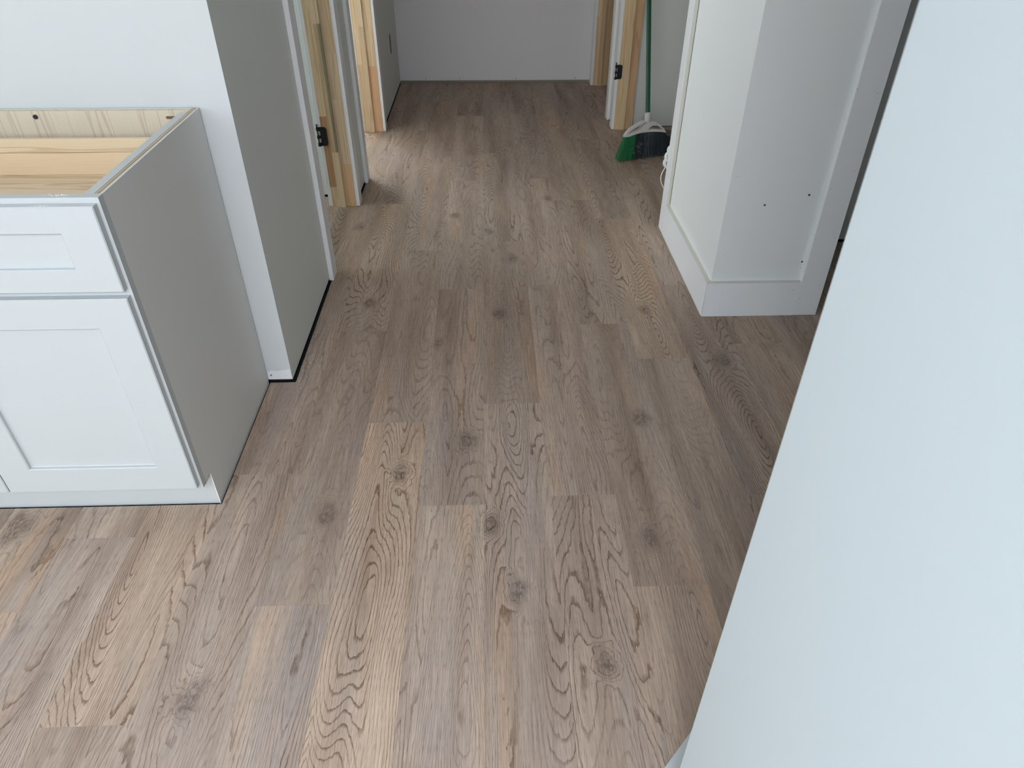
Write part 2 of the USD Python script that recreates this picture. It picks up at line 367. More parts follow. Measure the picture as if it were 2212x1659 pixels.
wall('wall_bedroom', 'far drywall of the second left room around its window', [
    (-3.55, -3.50, 6.20, 6.30, WZ, CEILZ), (-3.50, LB, 6.20, 6.30, 2.20, CEILZ), (-3.50, LB, 6.20, 6.30, WZ, 0.90),
    (-1.90, LB, 6.20, 6.30, 0.90, 2.20), (LB, LX, 5.81, 6.30, WZ, CEILZ)])
wall('wall_outer', 'outer left wall of kitchen and rooms with window openings', [
    (-3.45, -3.40, -3.25, -2.20, WZ, CEILZ), (-3.45, -3.40, -0.95, 2.25, WZ, CEILZ), (-3.45, -3.40, -2.20, -0.95, 2.25, CEILZ), (-3.45, -3.40, -2.20, -0.95, WZ, 0.75),
    (-3.45, -3.40, 3.20, 6.25, WZ, CEILZ), (-3.45, -3.40, 2.25, 3.20, 2.05, CEILZ), (-3.45, -3.40, 2.25, 3.20, WZ, 1.05)])
wall('wall_rear', 'kitchen wall behind the viewer with a patio opening', [
    (-3.45, -2.55, -3.25, -3.20, WZ, CEILZ), (0.25, 6.05, -3.25, -3.20, WZ, CEILZ), (-2.55, 0.25, -3.25, -3.20, 2.25, CEILZ), (-2.55, 0.25, -3.25, -3.20, WZ, 0.35)])
wall('wall_far_right', 'plain drywall on the far right beyond the passage', [(6.0, 6.1, -3.25, 3.0, WZ, CEILZ)])
wall('wall_closet_far', 'drywall behind the far right doorway', [(RB, 2.35, 5.81, 5.90, WZ, CEILZ), (2.25, 2.35, 4.70, 5.81, WZ, CEILZ)])

# window frames (daylight openings, out of view)
def window(name, label, a, b):
    """Rectangular frame between two corners; thin axis is the wall's."""
    t = thing(name, label, 'window', kind='structure')
    (x0, y0, z0), (x1, y1, z1) = a, b
    fr = []
    if abs(x1 - x0) < 0.2:
        for (ya, yb, za, zb) in ((y0, y0 + .05, z0, z1), (y1 - .05, y1, z0, z1), (y0, y1, z0, z0 + .05), (y0, y1, z1 - .05, z1), ((y0 + y1) / 2 - .02, (y0 + y1) / 2 + .02, z0, z1)):
            fr.append(box(x0, x1, ya, yb, za, zb, .002))
    else:
        for (xa, xb, za, zb) in ((x0, x0 + .05, z0, z1), (x1 - .05, x1, z0, z1), (x0, x1, z0, z0 + .05), (x0, x1, z1 - .05, z1), ((x0 + x1) / 2 - .02, (x0 + x1) / 2 + .02, z0, z1)):
            fr.append(box(xa, xb, y0, y1, za, zb, .002))
    obj('window_frame', cat_(*fr), WHITE, t)
window('window_1', 'white framed kitchen window on the left wall', (-3.445, -2.20, 0.75), (-3.405, -0.95, 2.25))
window('window_2', 'white framed patio window behind the viewer', (-2.55, -3.245, 0.35), (0.25, -3.205, 2.25))
window('window_3', 'white framed bedroom window beyond the second doorway', (-3.50, 6.23, 0.90), (-1.90, 6.27, 2.20))
sk = thing('window_5', 'added skylight frame around the overhead fill light, out of view', 'skylight', kind='structure')  # no known skylight here; frame added to house the fill
obj('added_skylight_frame', cat_(box(-1.16, -1.10, -1.56, -0.84, 2.42, CEILZ - .001, .002), box(0.10, 0.16, -1.56, -0.84, 2.42, CEILZ - .001, .002), box(-1.10, 0.10, -1.56, -1.50, 2.42, CEILZ - .001, .002), box(-1.10, 0.10, -0.90, -0.84, 2.42, CEILZ - .001, .002)), WHITE, sk)
window('window_4', 'small white framed window of the first left room', (-3.445, 2.25, 1.05), (-3.405, 3.20, 2.05))

for i, (x, y, inten) in enumerate(FILL_LAMPS):
    t = thing('added_ceiling_lamp', 'added round fill lamp on the kitchen ceiling, out of view', 'ceiling light', kind='structure')  # added fixture to carry the fill lamp
    obj('fill_lamp_ring', trimesh.creation.annulus(0.195, 0.215, 0.034, sections=48).apply_translation((x, y, CEILZ - 0.0175)), WHITE, t, smooth=40)
    obj('back_plate', trimesh.creation.cylinder(0.194, 0.004, sections=48).apply_translation((x, y, CEILZ - 0.0025)), WHITE, t, smooth=40)

# ------------------------------------------------------------------ floor planks
PW, PL = 0.178, 1.175
PHASE = {-6: 1.23, -5: 0.74, -4: 1.45, -3: 1.013, -2: 1.666, -1: 1.317, 0: 1.749, 1: 1.343, 2: 1.04, 3: 0.81, 4: 1.33}
gapw = 0.0095
rc = lambda x0, x1, y0, y1: sg.box(x0, y0, x1, y1)
solid = [rc(-3.6, LX, KY0, KY1), rc(LB, LX, KY0 + 0.006, D1[0] - JT), rc(LB, LX, D1[1] + JT, D2[0] - JT), rc(LB, LX, D2[1] + JT, BACKY),
         rc(RX, RB, D3[1] + JT, D4[0] - JT), rc(RX, RB, D4[1] + JT, BACKY), rc(0.300, 0.420, -3.2, 0.541),
         rc(1.235, 6.1, 2.885, 2.995), rc(1.78, 1.9, 1.6, 2.9), rc(RB, 2.4, 4.590, 4.70), rc(-3.6, LB, 3.470, 3.58)]
cut = unary_union([s.buffer({0: 0.005, 1: gapw, 2: 0.007}.get(i, 0.0042), join_style=2) for i, s in enumerate(solid)]
                  + [rc(-1.66, -0.734, 1.348 - 0.003, 1.90).buffer(0.0055, join_style=2), rc(0.815, 1.220, 2.29, 3.045)])
region = sg.box(-3.38, -3.18, 2.34, BACKY - 0.002)
floor = thing('floor', 'greige wood-look plank floor running down the hallway', 'floor', kind='structure')
HERO = {  # (col, index of plank that holds this y): (brightness, warmth, line strength)
    (-2, 1.2): (1.10, 0.85, 1.35), (-2, 2.2): (0.94, 0.6, 0.7), (-2, 3.3): (1.06, 0.5, 1.1), (-3, 1.5): (0.90, 0.55, 0.5), (-3, 2.9): (0.98, 0.7, 1.35), (-3, 0.6): (0.98, 0.3, 1.1),
    (-1, 2.0): (0.97, 0.5, 0.8), (-1, 1.0): (1.02, 0.5, 0.8), (-1, 3.0): (1.02, 0.4, 0.7), (0, 1.2): (1.0, 0.5, 1.25), (0, 2.3): (0.92, 0.55, 0.55), (0, 3.5): (0.96, 0.4, 1.2),
    (1, 2.0): (1.0, 0.45, 0.7), (1, 1.0): (0.98, 0.6, 1.1), (1, 3.0): (1.0, 0.4, 0.7), (2, 1.7): (0.94, 0.6, 0.5), (2, 2.7): (0.95, 0.45, 0.9), (2, 0.7): (1.0, 0.7, 0.8),
    (3, 2.6): (1.0, 0.8, 1.4), (3, 1.5): (1.0, 0.5, 0.6), (4, 2.0): (0.94, 0.4, 1.2), (4, 1.5): (0.95, 0.4, 1.3), (-5, 1.2): (1.10, 0.75, 1.3), (-4, 1.0): (1.02, 0.5, 0.9), (-6, 0.9): (1.0, 0.35, 1.1)}
kinds = {}
for c in range(-19, 14):
    x0 = -0.025 + PW * c
    ph = PHASE.get(c, rnd.uniform(0, PL)) % PL
    k = -5
    while k * PL + ph < BACKY:
        y0, y1 = k * PL + ph, (k + 1) * PL + ph
        k += 1
        g = 0.0001
        pl = sg.box(x0 + g, y0 + g, x0 + PW - g, y1 - g)
        if not pl.intersects(region):
            continue
        pl = pl.intersection(region).difference(cut)
        tone = (rnd.uniform(0.93, 1.06), rnd.uniform(0.3, 0.7), rnd.uniform(0.6, 1.15))
        for (hc, hy), tv in HERO.items():
            if hc == c and y0 <= hy < y1:
                tone = tv
        ox, oy = rnd.uniform(0, 60), rnd.uniform(0, 60)
        flip = 1 if rnd.random() < 0.5 else -1
        for part in getattr(pl, 'geoms', [pl]):
            if part.is_empty or part.area < 2e-4 or part.geom_type != 'Polygon':
                continue
            m = extrude(part, 0.0065)
            m.apply_translation((0, 0, -0.0065))
            v = np.asarray(m.vertices)
            uv = np.stack([(v[:, 0] - x0) * flip + ox, (v[:, 1] - y0) + oy], 1)
            obj('plank', m, OAK, floor, tone=tone, uv=uv)
obj('subfloor', box(-3.6, 6.15, -3.35, 6.35, -0.06, -0.0068), SUBF, floor)
obj('room_planks', box(-3.40, LB - 0.02, 3.60, 6.19, -0.0068, -0.004), plain('room_floor', (0.30, 0.24, 0.19), 0.5), floor)

# ------------------------------------------------------------------ door frames
P1, P2 = (1.0, 0.98, 0.95), (0.92, 0.86, 0.80)
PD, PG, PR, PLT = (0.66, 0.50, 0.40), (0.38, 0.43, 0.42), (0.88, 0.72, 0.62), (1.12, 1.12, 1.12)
def frame(name, label, hall, room, d, far_blocks, stop_blocks, rest_blocks, hinge=None, near=True, sides=('hall', 'room'), stain=None):
    """Unpainted pine jamb set in the wall, white casings both sides. hall/room: wall face x; d: clear opening y0,y1.
    *_blocks: z limits and tones of the finger-jointed blocks on the far jamb: hinge rebate strip, stop, strip behind."""
    s = 1 if hall > room else -1                       # +1: hall lies at +x
    t = thing(name, label, 'door frame', kind='structure')
    a, b = room - s * 0.001, hall + s * 0.001
    wid = abs(b - a)
    y0, y1 = d
    e1, e2 = (0.31, 0.57)                              # stop position, share of the width from the room side
    xs = [a, a + s * wid * e1, a + s * wid * e2, b]
    if room > hall:
        xs = [a + (b - a) * u for u in (0, 0.45, 0.72, 1)]
    def blocks(nm, xa, xb, depth, blist, y, sgn):
        for (z0, z1, tone) in blist:
            obj(nm, box(xa, xb, y, y + sgn * depth, z0 + 0.00005, z1 - 0.00005, 0.0003), PINE, t, tone=tone, seed=rseed())
    # far jamb
    blocks('jamb_block', xs[0], xs[1], JT, far_blocks, y1, 1)
    blocks('jamb_block', xs[1], xs[3], JT, rest_blocks, y1, 1)
    blocks('stop_block', xs[1], xs[2], 0.011, stop_blocks, y1 - 0.0001, -1)
    if stain:                                          # blue-stained lamination along the stop's edge
        obj('stop_block', box(xs[2] - s * 0.0105, xs[2] + s * 0.0002, y1 - 0.0116, y1 - 0.0002, stain[0], stain[1], 0.0003), PINE, t, tone=PG, seed=rseed(), label='blue-grey stained strip')
    # near jamb, head
    if near:
        blocks('jamb_block', a, b, JT, [(0.0, 0.9, P1), (0.9, HEAD, P2)], y0, -1)
        blocks('stop_block', xs[1], xs[2], 0.011, [(0.0, 1.2, P2), (1.2, HEAD, P1)], y0 + 0.0001, 1)
    obj('head_jamb', box(a, b, y0 - JT, y1 + JT, HEAD, HEAD + JT, 0.001), PINE, t, tone=P1, seed=rseed())
    rv = 0.003
    for side in sides:
        xw, sg_ = (hall, s) if side == 'hall' else (room, -s)
        xo = xw + sg_ * 0.019
        xi = xw + sg_ * 0.0005
        if near:
            obj('casing', box(xi, xo, y0 - rv - 0.076, y0 - rv, 0.001, HEAD + 0.08, 0.0012), WHITE, t)
        obj('casing', box(xi, xo, y1 + rv, y1 + rv + 0.076, 0.001, HEAD + 0.08, 0.0012), WHITE, t)
        obj('head_casing', box(xi, xo, y0 - rv, y1 + rv, HEAD + rv, HEAD + rv + 0.076, 0.0012), WHITE, t)
    if hinge:
        z0, z1, hx, sgn = hinge                        # knuckle x, direction of the leaf
        h = z1 - z0
        P = sg.box(0.004, 0.0, 0.040, h)
        P = unary_union([sg.box(0.004, 0, 0.028, h), sg.box(0.004, 0.012, 0.040, h - 0.012),
                         sg.Point(0.028, 0.012).buffer(0.012), sg.Point(0.028, h - 0.012).buffer(0.012)])
        for q in (0.18, 0.56):
            P = P.difference(sg.box(0.0055, h * q, 0.0095, h * (q + 0.22)))
        leaf = extrude(P, 0.0025)
        v = np.asarray(leaf.vertices)
        V = np.stack([hx + sgn * v[:, 0], y1 - 0.0025 + v[:, 2] , z0 + v[:, 1]], 1)
        F = leaf.faces if sgn < 0 else leaf.faces[:, ::-1]
        hg = obj('hinge', trimesh.Trimesh(V, F, process=False), BLACK, t, label='black butt hinge leaf with rounded corners')
        kn = []
        for q0, q1, r in ((0.0, 0.17, .0062), (0.41, 0.56, .0062), (0.83, 1.0, .0062)):
            kn.append(tube([(hx, y1 - 0.008, z0 + h * q0), (hx, y1 - 0.008, z0 + h * q1)], r, 12))
            kn.append(box(hx, hx + sgn * 0.008, y1 - 0.010, y1 - 0.003, z0 + h * q0, z0 + h * q1))
        obj('knuckle', cat_(*kn), BLACK, hg, smooth=40)
        obj('pin', cat_(tube([(hx, y1 - 0.008, z0), (hx, y1 - 0.008, z1 + 0.010)], 0.0032, 10),
                        trimesh.creation.cone(0.006, 0.009, sections=12).apply_transform(trimesh.transformations.rotation_matrix(math.pi, (1, 0, 0))).apply_translation((hx, y1 - 0.008, z1 + 0.013))), BLACK, hg)
    return t

frame('door_1', 'unpainted pine door frame with a black hinge in the near left doorway', LX, LB, D1,
      [(0.0, 0.099, P1), (0.099, 0.433, PD), (0.433, 1.3, P1), (1.3, HEAD, P2)],
      [(0.0, 0.271, (0.98, 0.98, 0.96)), (0.271, 0.819, (0.80, 0.77, 0.70)), (0.819, HEAD, P1)],
      [(0.0, 0.210, (0.98, 0.84, 0.70)), (0.210, 0.509, P1), (0.509, 0.701, (0.95, 0.93, 0.9)), (0.701, HEAD, (0.92, 0.88, 0.82))],
      hinge=(0.300, 0.386, LB - 0.017, 1), stain=(0.271, 0.819))
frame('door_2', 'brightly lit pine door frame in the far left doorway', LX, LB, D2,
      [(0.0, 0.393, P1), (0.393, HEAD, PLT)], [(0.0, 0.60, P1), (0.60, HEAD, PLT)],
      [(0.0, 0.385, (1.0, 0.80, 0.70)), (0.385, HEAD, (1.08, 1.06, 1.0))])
frame('door_3', 'pine door frame with a black hinge beside the green broom', RX, RB, D3,
      [(0.0, 0.093, (0.90, 0.80, 0.72)), (0.093, 1.2, PR), (1.2, HEAD, P2)], [(0.0, 1.4, (0.98, 0.95, 0.86)), (1.4, HEAD, P1)],
      [(0.0, HEAD, (1.0, 0.97, 0.88))], hinge=(0.302, 0.384, RX - 0.021, 1), near=False, sides=('hall',))
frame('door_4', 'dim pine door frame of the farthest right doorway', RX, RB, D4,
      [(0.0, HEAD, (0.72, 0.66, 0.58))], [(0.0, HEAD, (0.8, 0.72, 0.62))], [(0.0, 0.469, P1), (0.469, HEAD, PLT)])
# near-black strips below the drywall, colouring in the shade of the gap
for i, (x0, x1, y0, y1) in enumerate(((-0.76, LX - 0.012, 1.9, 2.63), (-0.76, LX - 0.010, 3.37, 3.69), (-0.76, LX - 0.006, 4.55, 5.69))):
    obj('gap_shade_strip', box(x0, x1, y0, y1, -0.0065, WZ - 0.0005), DARK, label=['dark strip painted as shade under the near hallway drywall', 'dark strip painted as shade under the drywall between the left doorways', 'dark strip painted as shade under the drywall past the far left doorway'][i], cat='shade strip', kind='structure')
obj('gap_shade_strip', box(-0.734, LX - 0.012, KY0 + 0.008, KY1, -0.0065, WZ - 0.0005), DARK, label='dark strip painted as shade under the drywall end beside the cabinet', cat='shade strip', kind='structure')

# patched strip and screw at the foot of the wall end
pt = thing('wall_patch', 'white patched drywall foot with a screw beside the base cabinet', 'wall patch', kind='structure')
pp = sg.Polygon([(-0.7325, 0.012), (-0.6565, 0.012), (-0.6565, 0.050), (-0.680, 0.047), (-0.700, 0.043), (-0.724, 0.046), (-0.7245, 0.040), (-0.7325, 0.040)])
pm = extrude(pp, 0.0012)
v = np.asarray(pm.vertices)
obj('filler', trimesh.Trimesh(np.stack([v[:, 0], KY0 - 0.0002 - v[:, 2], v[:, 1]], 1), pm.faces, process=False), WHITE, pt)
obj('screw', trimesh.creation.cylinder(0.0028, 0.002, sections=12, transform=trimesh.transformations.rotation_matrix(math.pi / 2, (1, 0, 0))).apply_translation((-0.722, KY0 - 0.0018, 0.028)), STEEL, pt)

# ------------------------------------------------------------------ panelled column
col = thing('wall_column', 'white panelled column with trim boards standing right of the hallway', 'column', kind='structure')
px0, px1, py0, py1 = 0.814, 1.220, 2.275, 3.045
core = cat_(box(px0, px1, py0, py1, 0.0005, CEILZ - 0.001))
obj('panel', box(px0, px1, py0, py1, 0.0005, CEILZ - 0.001, 0.001), plain('panel_paint', (0.83, 0.835, 0.82), 0.5, 0.35, 0.03, 200), col)
bz = 0.140
# base boards mitred at the corner
def prism(poly, z0, z1):
    m = extrude(sg.Polygon(poly), z1 - z0)
    m.apply_translation((0, 0, z0))
    return m
g = 0.0004
obj('baseboard', prism([(0.796, 2.2565 + g), (px0 - g, py0 + g), (px0 - g, 2.985 - g), (0.796, 2.985 - g)], 0.0005, bz), WHITE, col)
obj('baseboard', prism([(0.7965 + g, 2.256), (1.146 - g, 2.256), (1.146 - g, py0 - g), (px0 + g, py0 - g)], 0.0005, bz), WHITE, col)
obj('baseboard_edge', cat_(prism([(0.7965, 2.257), (px0 - g, py0), (px0 - g, 2.985 - g), (0.7965, 2.985 - g)], bz, bz + 0.0006),
                           prism([(0.797, 2.2565), (1.146 - g, 2.2565), (1.146 - g, py0 - g), (px0, py0 - g)], bz, bz + 0.0006)), CREAM, col)
obj('stile', box(0.796, px0 - g, 2.985, 3.063, 0.0005, CEILZ - 0.001, 0.001), WHITE, col)
obj('stile_edge', box(0.7985, px0 - g, 2.9838, 2.9848, bz + 0.0008, CEILZ - 0.001), CREAM, col)
obj('caulk_gap', box(0.8130, 0.8145, 2.9820, 2.9836, bz + 0.001, CEILZ - 0.002), DARK, col)
obj('stile', box(1.146, 1.235, 2.256, py0 - g, 0.0005, CEILZ - 0.001, 0.001), WHITE, col)
obj('stile', box(px1 + g, 1.235, py0, 2.883, 0.0005, CEILZ - 0.001, 0.001), WHITE, col)
def dot(x, z, y, r):
    return trimesh.creation.cylinder(r, 0.0012, sections=10, transform=trimesh.transformations.rotation_matrix(math.pi / 2, (1, 0, 0))).apply_translation((x, y - 0.0002, z))
for x, z, r in ((0.95, 0.434, .0038), (1.096, 0.469, .0042), (1.136, 0.216, .0038)):
    obj('screw_hole', dot(x, z, py0, r), HOLE, col)
nd = [dot(x, z, 2.256, .0011) for x, z in ((1.149, .818), (1.216, .806), (1.217, .557), (1.226, .028), (1.122, .111), (1.156, .497), (1.221, .317), (0.860, .095), (0.862, .027), (1.156, .073))]
nd += [dot(x, z, py0, .0010) for x, z in ((0.845, .246), (0.837, .535), (1.139, .19))]
obj('nail_hole', cat_(*nd), HOLE, col, kind='stuff')

# ------------------------------------------------------------------ base cabinet
cb = thing('base_cabinet', 'white shaker base cabinet without countertop, birch drawer box showing', 'cabinet')
CX0, CX1, CY0, CY1, CT = -1.648, -0.734, 1.294, 1.884, 0.876
KZ = 0.108
# side panel with toe notch (finished skin)
sp = sg.Polygon([(CY0 + 0.019, KZ), (CY0 + 0.022, KZ), (1.330, KZ - 0.001), (1.336, KZ + 0.004), (1.348, KZ - 0.001), (1.348, -0.0066), (CY1, -0.0066), (CY1, CT), (CY0 + 0.019, CT)])
def side(x0, x1):
    m = extrude(sp, x1 - x0)
    v = np.asarray(m.vertices)
    return trimesh.Trimesh(np.stack([x0 + v[:, 2], v[:, 0], v[:, 1]], 1), m.faces, process=False)
obj('side_panel', side(CX1 - 0.003, CX1), CABSIDE, cb, label='grey-looking finished side skin')
obj('side_panel', side(CX0, CX0 + 0.003), CABSIDE, cb)
for k in range(4):
    tn = (1.1, 1.1, 1.1) if k % 2 == 0 else (0.55, 0.48, 0.42)
    obj('ply_layer', box(CX1 - 0.0032 - 0.0033 * k, CX1 - 0.0031 - 0.0033 * (k + 1), CY0 + 0.019, CY1 - 0.001, 0.10, CT - 0.0004 * (k % 2)), PLY, cb, tone=tn, seed=rseed())
obj('ply_layer', box(CX0 + 0.003, CX0 + 0.016, CY0 + 0.019, CY1 - 0.001, 0.10, CT), PLY, cb, tone=(1, 1, 1), seed=rseed())
obj('corner_rail', box(-0.7712, -0.7474, CY0 + 0.0192, 1.845, CT - 0.10, CT - 0.001, 0.0008), RAILP, cb, label='pale painted inner rail')
# face frame
fr0 = sg.box(CX0, KZ, CX1, CT).difference(sg.box(CX0 + 0.038, KZ + 0.038, CX1 - 0.038, 0.655)).difference(sg.box(CX0 + 0.038, 0.695, CX1 - 0.038, CT - 0.038))
fm = extrude(fr0, 0.019)
v = np.asarray(fm.vertices)
obj('face_frame', trimesh.Trimesh(np.stack([v[:, 0], CY0 + 0.019 - v[:, 2], v[:, 1]], 1), fm.faces, process=False), CABW, cb)
obj('toe_kick', box(CX0 + 0.003, CX1 - 0.0032, 1.348, 1.360, -0.0055, KZ + 0.02, 0.0005), CABW, cb, label='white toe board under the doors')
def shaker(x0, x1, z0, z1, yf, yb, sl, st, sb, sr):
    """Shaker front: recessed panel, chamfered inner lip, small outer bevel."""
    ms = []
    c = 0.0022
    xi0, xi1, zi0, zi1 = x0 + sl, x1 - sr, z0 + sb, z1 - st
    rec = 0.0105
    def ring(r0, ya, r1, yb_):
        (a0, a1, b0, b1), (e0, e1, h0, h1) = r0, r1
        V = [(a0, ya, b0), (a1, ya, b0), (a1, ya, b1), (a0, ya, b1), (e0, yb_, h0), (e1, yb_, h0), (e1, yb_, h1), (e0, yb_, h1)]
        F = []
        for i in range(4):
            j = (i + 1) % 4
            F += [(i, j, 4 + j), (i, 4 + j, 4 + i)]
        return V, F
    V, F = [], []
    rings = [((x0, x1, z0, z1), yb), ((x0, x1, z0, z1), yf + c), ((x0 + c, x1 - c, z0 + c, z1 - c), yf),
             ((xi0, xi1, zi0, zi1), yf), ((xi0 + 0.0024, xi1 - 0.0024, zi0 + 0.0024, zi1 - 0.0024), yf + 0.0024), ((xi0 + 0.0026, xi1 - 0.0026, zi0 + 0.0026, zi1 - 0.0026), yf + rec - 0.002), ((xi0 + 0.0046, xi1 - 0.0046, zi0 + 0.0046, zi1 - 0.0046), yf + rec)]
    for r0, r1 in zip(rings[:-1], rings[1:]):
        v_, f_ = ring(r0[0], r0[1], r1[0], r1[1])
        F += [tuple(i + len(V) for i in q) for q in f_]
        V += v_
    # back face
    n = len(V)
    V += [(x0, yb, z0), (x1, yb, z0), (x1, yb, z1), (x0, yb, z1)]
    F += [(n, n + 2, n + 1), (n, n + 3, n + 2)]
    fr_ = trimesh.Trimesh(np.array(V), np.array(F), process=False)
    pn = box(xi0 + 0.001, xi1 - 0.001, yf + rec - 0.0002, yf + rec + 0.004, zi0 + 0.001, zi1 - 0.001)
    return fr_, pn
YF, YB = 1.276, 1.2938
for nm, x0, x1, z0, z1, st, sb, sl, sr in (('drawer_front', CX0 + 0.0065, CX1 - 0.0065, 0.682, 0.865, .053, .050, .077, .077),
                                          ('door', -1.200, CX1 - 0.0065, 0.122, 0.667, .070, .074, .075, .078), ('door', CX0 + 0.0065, -1.203, 0.122, 0.667, .070, .074, .075, .077)):
    fr_, pn = shaker(x0, x1, z0, z1, YF, YB, sl, st, sb, sr)
    dd = obj(nm, fr_, CABW, cb)
    obj('recessed_panel', pn, CABW, dd)
# interior: back panel, drawer box
obj('back_panel', box(CX0 + 0.017, CX1 - 0.0175, 1.865, 1.880, 0.10, CT - 0.0015), BIRCHV, cb, tone=(1, 1, 1), seed=(3.1, 0, 0), label='birch plywood back with diagonal grain')
obj('hanging_rail', box(CX0 + 0.017, CX1 - 0.0165, 1.880, 1.8838, CT - 0.09, CT), RAILP, cb)
db = obj('drawer_box', box(CX0 + 0.05, -0.772, 1.30 + 0.015, 1.80, 0.728, 0.740), BIRCH, cb, tone=(0.93, 0.93, 0.93), seed=(5, 2, 9), label='birch drawer bottom')
obj('drawer_back', box(CX0 + 0.05, -0.772, 1.785, 1.801, 0.7960, 0.829, 0.0015), BIRCH, db, tone=(1.0, 0.98, 0.95), seed=(11, 7, 3))
obj('drawer_back', box(CX0 + 0.05, -0.772, 1.785, 1.801, 0.7402, 0.7958, 0.0006), BIRCH, db, tone=(1.04, 0.99, 0.94), seed=(23, 17, 8))
obj('drawer_side', box(CX0 + 0.05, CX0 + 0.064, 1.315, 1.785, 0.7402, 0.829), BIRCH, db, tone=(1, 1, 1), seed=rseed())
obj('drawer_side', box(-0.786, -0.773, 1.315, 1.785, 0.7402, 0.760), BIRCH, db, tone=(1, 1, 1), seed=rseed())
sc = trimesh.creation.cylinder(0.0055, 0.004, sections=16, transform=trimesh.transformations.rotation_matrix(math.pi / 2, (1, 0, 0))).apply_translation((-1.139, 1.8635, 0.861))
obj('screw', cat_(sc, box(-1.142, -1.136, 1.8605, 1.8616, 0.8603, 0.8617), box(-1.1397, -1.1383, 1.8605, 1.8616, 0.858, 0.864)), SLATE, cb, label='black screw head in the birch back')
ho = sg.LineString([(-0.812, 0.857), (-0.790, 0.857)]).buffer(0.0035)
hm = extrude(ho, 0.001)
v = np.asarray(hm.vertices)
obj('slot_hole', trimesh.Trimesh(np.stack([v[:, 0], 1.8652 - v[:, 2], v[:, 1]], 1), hm.faces, process=False), plain('slot_shade', (0.22, 0.13, 0.08), 0.9), cb)
# scuffs of torn tape on the top rail
scf = []
for i in range(26):
    a = rnd.random()
    x, y = -0.815 + rnd.gauss(0, 0.007), 1.306 + rnd.gauss(0, 0.003)
    scf.append(box(x, x + rnd.uniform(.001, .004), y, y + rnd.uniform(.0006, .0015), CT - 0.0005, CT + 0.0007))
for i in range(22):
    x, y = -0.838 + rnd.gauss(0, 0.009), 1.284 + rnd.gauss(0, 0.002)
    scf.append(box(x, x + rnd.uniform(.001, .004), y, y + rnd.uniform(.0006, .0012), 0.8645, 0.8656))
obj('tape_scraps', cat_(*scf), DUST, cb, kind='stuff', label='torn white tape scraps on the front rail')

# ------------------------------------------------------------------ trim strip on the floor by the near wall
st_ = sg.Polygon([(0.0, 0.0), (0.36, 0.0), (0.36, -0.040), (0.0, -0.040)])
sm = extrude(affinity.translate(affinity.rotate(st_, 45, origin=(0, 0)), 0.3170, 0.6215), 0.008)
sm.apply_translation((0, 0, 0.0003))
obj('trim_strip', sm, plain('primed_strip', (0.62, 0.63, 0.62), 0.5, 0.35), label='pale grey trim strip lying diagonally on the floor by the near wall', cat='trim strip')

# ------------------------------------------------------------------ outlet box
ob = thing('outlet_box', 'dark narrow outlet cut-out on the hallway wall near the back corner', 'outlet box')
obj('box_rim', cat_(box(LX, LX + 0.0012, 5.262, 5.318, 0.30, 0.41)), BLACK, ob)
for z in (0.410, 0.294):
    obj('box_ear', box(LX, LX + 0.002, 5.284, 5.298, z, z + 0.006), SLATE, ob)

# ------------------------------------------------------------------ broom
br = thing('broom', 'angled broom with green handle leaning by the pine door frame', 'broom')
BO = np.array([.736, 3.96, 0.0]); BE = np.array([.9517, .307, 0.0]); BV = np.array([0, .0797, .9968]); BN = np.array([.306, -.949, .076])
def bpt(a, b, n=0.0):
    return BO + BE * a + BV * b + BN * n
outer = [(.0328, .1284), (.0454, .1508), (.068, .1703), (.1006, .1869), (.1384, .2021), (.1504, .2054), (.1594, .2027), (.1919, .2010), (.2109, .198), (.2375, .1855), (.2626, .1667), (.2827, .148), (.295, .132), (.2956, .1277), (.2668, .1341), (.2206, .1398), (.1701, .1425), (.1327, .1421), (.0961, .1363), (.0624, .1283)]
h1 = [(.0569, .1457), (.0693, .1575), (.0926, .1695), (.1282, .1828), (.1567, .1934), (.1666, .1938), (.15, .1876), (.1367, .1737), (.1253, .1639), (.1086, .1588), (.0796, .1525)]
h2 = [(.1785, .1558), (.1921, .1675), (.2064, .174), (.2239, .1738), (.2422, .1682), (.2614, .1561), (.2689, .1469), (.2187, .1549), (.1934, .1568)]
hp = sg.Polygon(outer).buffer(0.003).buffer(-0.003).difference(sg.Polygon(h1).buffer(0.001)).difference(sg.Polygon(h2).buffer(0.001)).simplify(0.0004)
hm = extrude(hp, 0.026)
v = np.asarray(hm.vertices)
wv = bpt(0, 0) + np.outer(v[:, 0], BE) + np.outer(v[:, 1], BV) + np.outer(v[:, 2] - 0.013, BN)
hd = obj('broom_head', trimesh.Trimesh(wv, hm.faces, process=False), PLAST, br, label='white plastic broom head with two cut-outs')
fer0, fer1 = bpt(.1755, .195), bpt(.1733, .240)
hand0, hand1 = fer1, np.array([0.886, 4.507, 1.215])
dirh = (hand1 - hand0) / np.linalg.norm(hand1 - hand0)
obj('ferrule', tube([fer0, fer0 * .5 + fer1 * .5, fer1, fer1 + dirh * 0.004], [.0175, .0175, .0175, .0165], 20), PLAST, br, smooth=40, label='white socket joining head and handle')
obj('handle', tube([fer1 - dirh * 0.01, fer1 + dirh * 0.02, (fer1 + hand1) / 2, hand1 - dirh * 0.01, hand1], [.0126, .0126, .0126, .0126, .008], 20), GREEN, br, smooth=40, label='glossy dark green pole')
xo = [p[0] for p in outer[13:]] + [.0328]
yo = [p[1] for p in outer[13:]] + [.1284]
def bottom_edge(a):
    i = np.argsort(xo)
    return float(np.interp(a, np.array(xo)[i], np.array(yo)[i]))
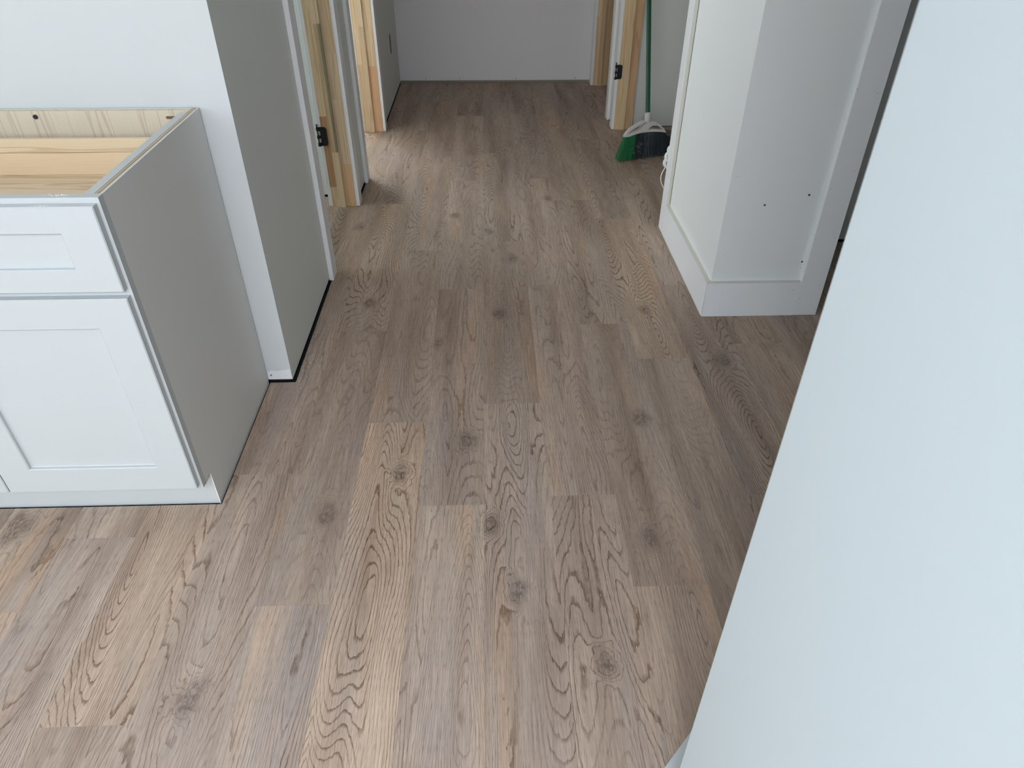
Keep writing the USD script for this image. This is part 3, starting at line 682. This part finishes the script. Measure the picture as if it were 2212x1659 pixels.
def bristles(a0, a1, n, layers):
    ms = []
    for L in range(layers):
        off = (L / (layers - 1) - 0.5) * 0.030
        for k in range(n):
            u = a0 + (a1 - a0) * (k + rnd.random()) / n
            s = (u - 0.034) / 0.262
            top = bpt(u, bottom_edge(u) + 0.006, off * 0.5)
            ub = -0.006 + s * 0.352 + rnd.gauss(0, 0.0045)
            bt = np.array(bpt(ub, 0.0, off * 1.6 + rnd.gauss(0, .003)))
            bt[2] = 0.0015 + abs(rnd.gauss(0, 0.003)) + s * 0.004
            mid = (top + bt) / 2 + np.array([rnd.gauss(0, .002), rnd.gauss(0, .003), 0])
            ms.append(tube([top, mid, bt], rnd.uniform(.0010, .0016), 4, cap=False))
    return cat_(*ms)
obj('green_bristles', bristles(.036, .106, 40, 5), BGREEN, br, kind='stuff', label='bright green bristles')
obj('grey_bristles', bristles(.104, .293, 100, 5), BGREY, br, kind='stuff', label='dark blue-grey bristles')
fz = []
for k in range(9):
    a = bpt(.10 + rnd.gauss(0, .012) + .02, .02 + .07 * rnd.random(), .030)
    fz.append(tube([a, a + np.array([rnd.gauss(0, .008), -.002, rnd.gauss(0, .008)]), a + np.array([rnd.gauss(0, .012), -.003, rnd.gauss(0, .010)])], .00028, 4, cap=False))
obj('lint', cat_(*fz), DUST, br, kind='stuff', label='pale lint caught in the bristles')

# ------------------------------------------------------------------ dustpan behind the broom
dp = thing('dustpan', 'black plastic dustpan on the floor behind the broom', 'dustpan')
PU, PWD = np.array([0.40, -0.917]), np.array([0.917, 0.40])      # along the pan's back wall, across the pan
def pan(m):
    """Places a pan-space mesh (x along the back wall, y towards the lip) on the floor."""
    v = np.asarray(m.vertices)
    xy = np.array([1.030, 4.320]) + np.outer(v[:, 0], PU) + np.outer(v[:, 1], PWD)
    return trimesh.Trimesh(np.column_stack([xy, v[:, 2]]), m.faces, process=False)
obj('tray', pan(box(0, .25, .006, .22, .001, .005, .001)), PANB, dp)
obj('back_wall', pan(box(0, .25, 0, .006, .001, .058, .001)), PANB, dp)
obj('side_wall', pan(box(0, .005, .006, .19, .005, .040, .001)), PANB, dp)
obj('side_wall', pan(box(.245, .25, .006, .19, .005, .040, .001)), PANB, dp)
obj('hood', pan(trimesh.convex.convex_hull(np.array([(x, y, z) for x in (0, .25) for (y, z) in ((0, .055), (.09, .047), (0, .059), (.09, .051))]))), PANB, dp)
obj('handle', pan(tube([(.125, .08, .05), (.125, .14, .075), (.125, .20, .085)], [.013, .012, .012], 12)), PANB, dp, smooth=40)

# ------------------------------------------------------------------ coiled cord behind the column
cd = thing('coiled_cord', 'coil of white cord hanging behind the panelled column', 'cord')
def ring(c, r, sq, tw, tr):
    P = []
    for k in range(25):
        a = 2 * math.pi * k / 24
        P.append((c[0] + r * math.cos(a), c[1] + tw * math.sin(a), c[2] + r * sq * math.sin(a)))
    return tube(P, tr, 10, cap=False)
for cz, cx in ((0.355, 0.817), (0.326, 0.809), (0.299, 0.806)):
    obj('coil', ring((cx, 3.077, cz), 0.0175, 1.0, 0.003, 0.0085), CORDW, cd, smooth=True)
P = []
for k in range(17):
    a = k / 16 * math.pi
    P.append((0.800 - 0.020 * math.sin(a), 3.077, 0.286 - 0.104 * k / 16))
obj('cord_loop', tube(P, 0.0024, 8), CORDW, cd, smooth=True, label='thin loop of cord hanging below the coil')
obj('wall_hook', box(0.822, 0.845, 3.0455, 3.082, 0.350, 0.358, .001), SLATE, cd)

# ------------------------------------------------------------------ drywall crumbs
cr = []
def crumb(x, y, s):
    m = trimesh.creation.icosphere(subdivisions=0, radius=s)
    m.vertices *= np.array([rnd.uniform(.6, 1.4), rnd.uniform(.6, 1.4), .6])
    m.apply_translation((x, y, s * .45))
    return m
for k in range(34):
    t = rnd.random()
    cr.append(crumb(-0.645 + abs(rnd.gauss(0, .022)), 1.80 + t * 0.34 + rnd.gauss(0, .02), rnd.uniform(.0007, .0018)))
for k in range(8):
    cr.append(crumb(-0.60 + rnd.gauss(0, .02), 1.99 + rnd.gauss(0, .02), rnd.uniform(.001, .0024)))
obj('drywall_crumbs', cat_(*cr), DUST, label='scattered white drywall crumbs on the floor at the wall corner', cat='crumbs', kind='stuff')
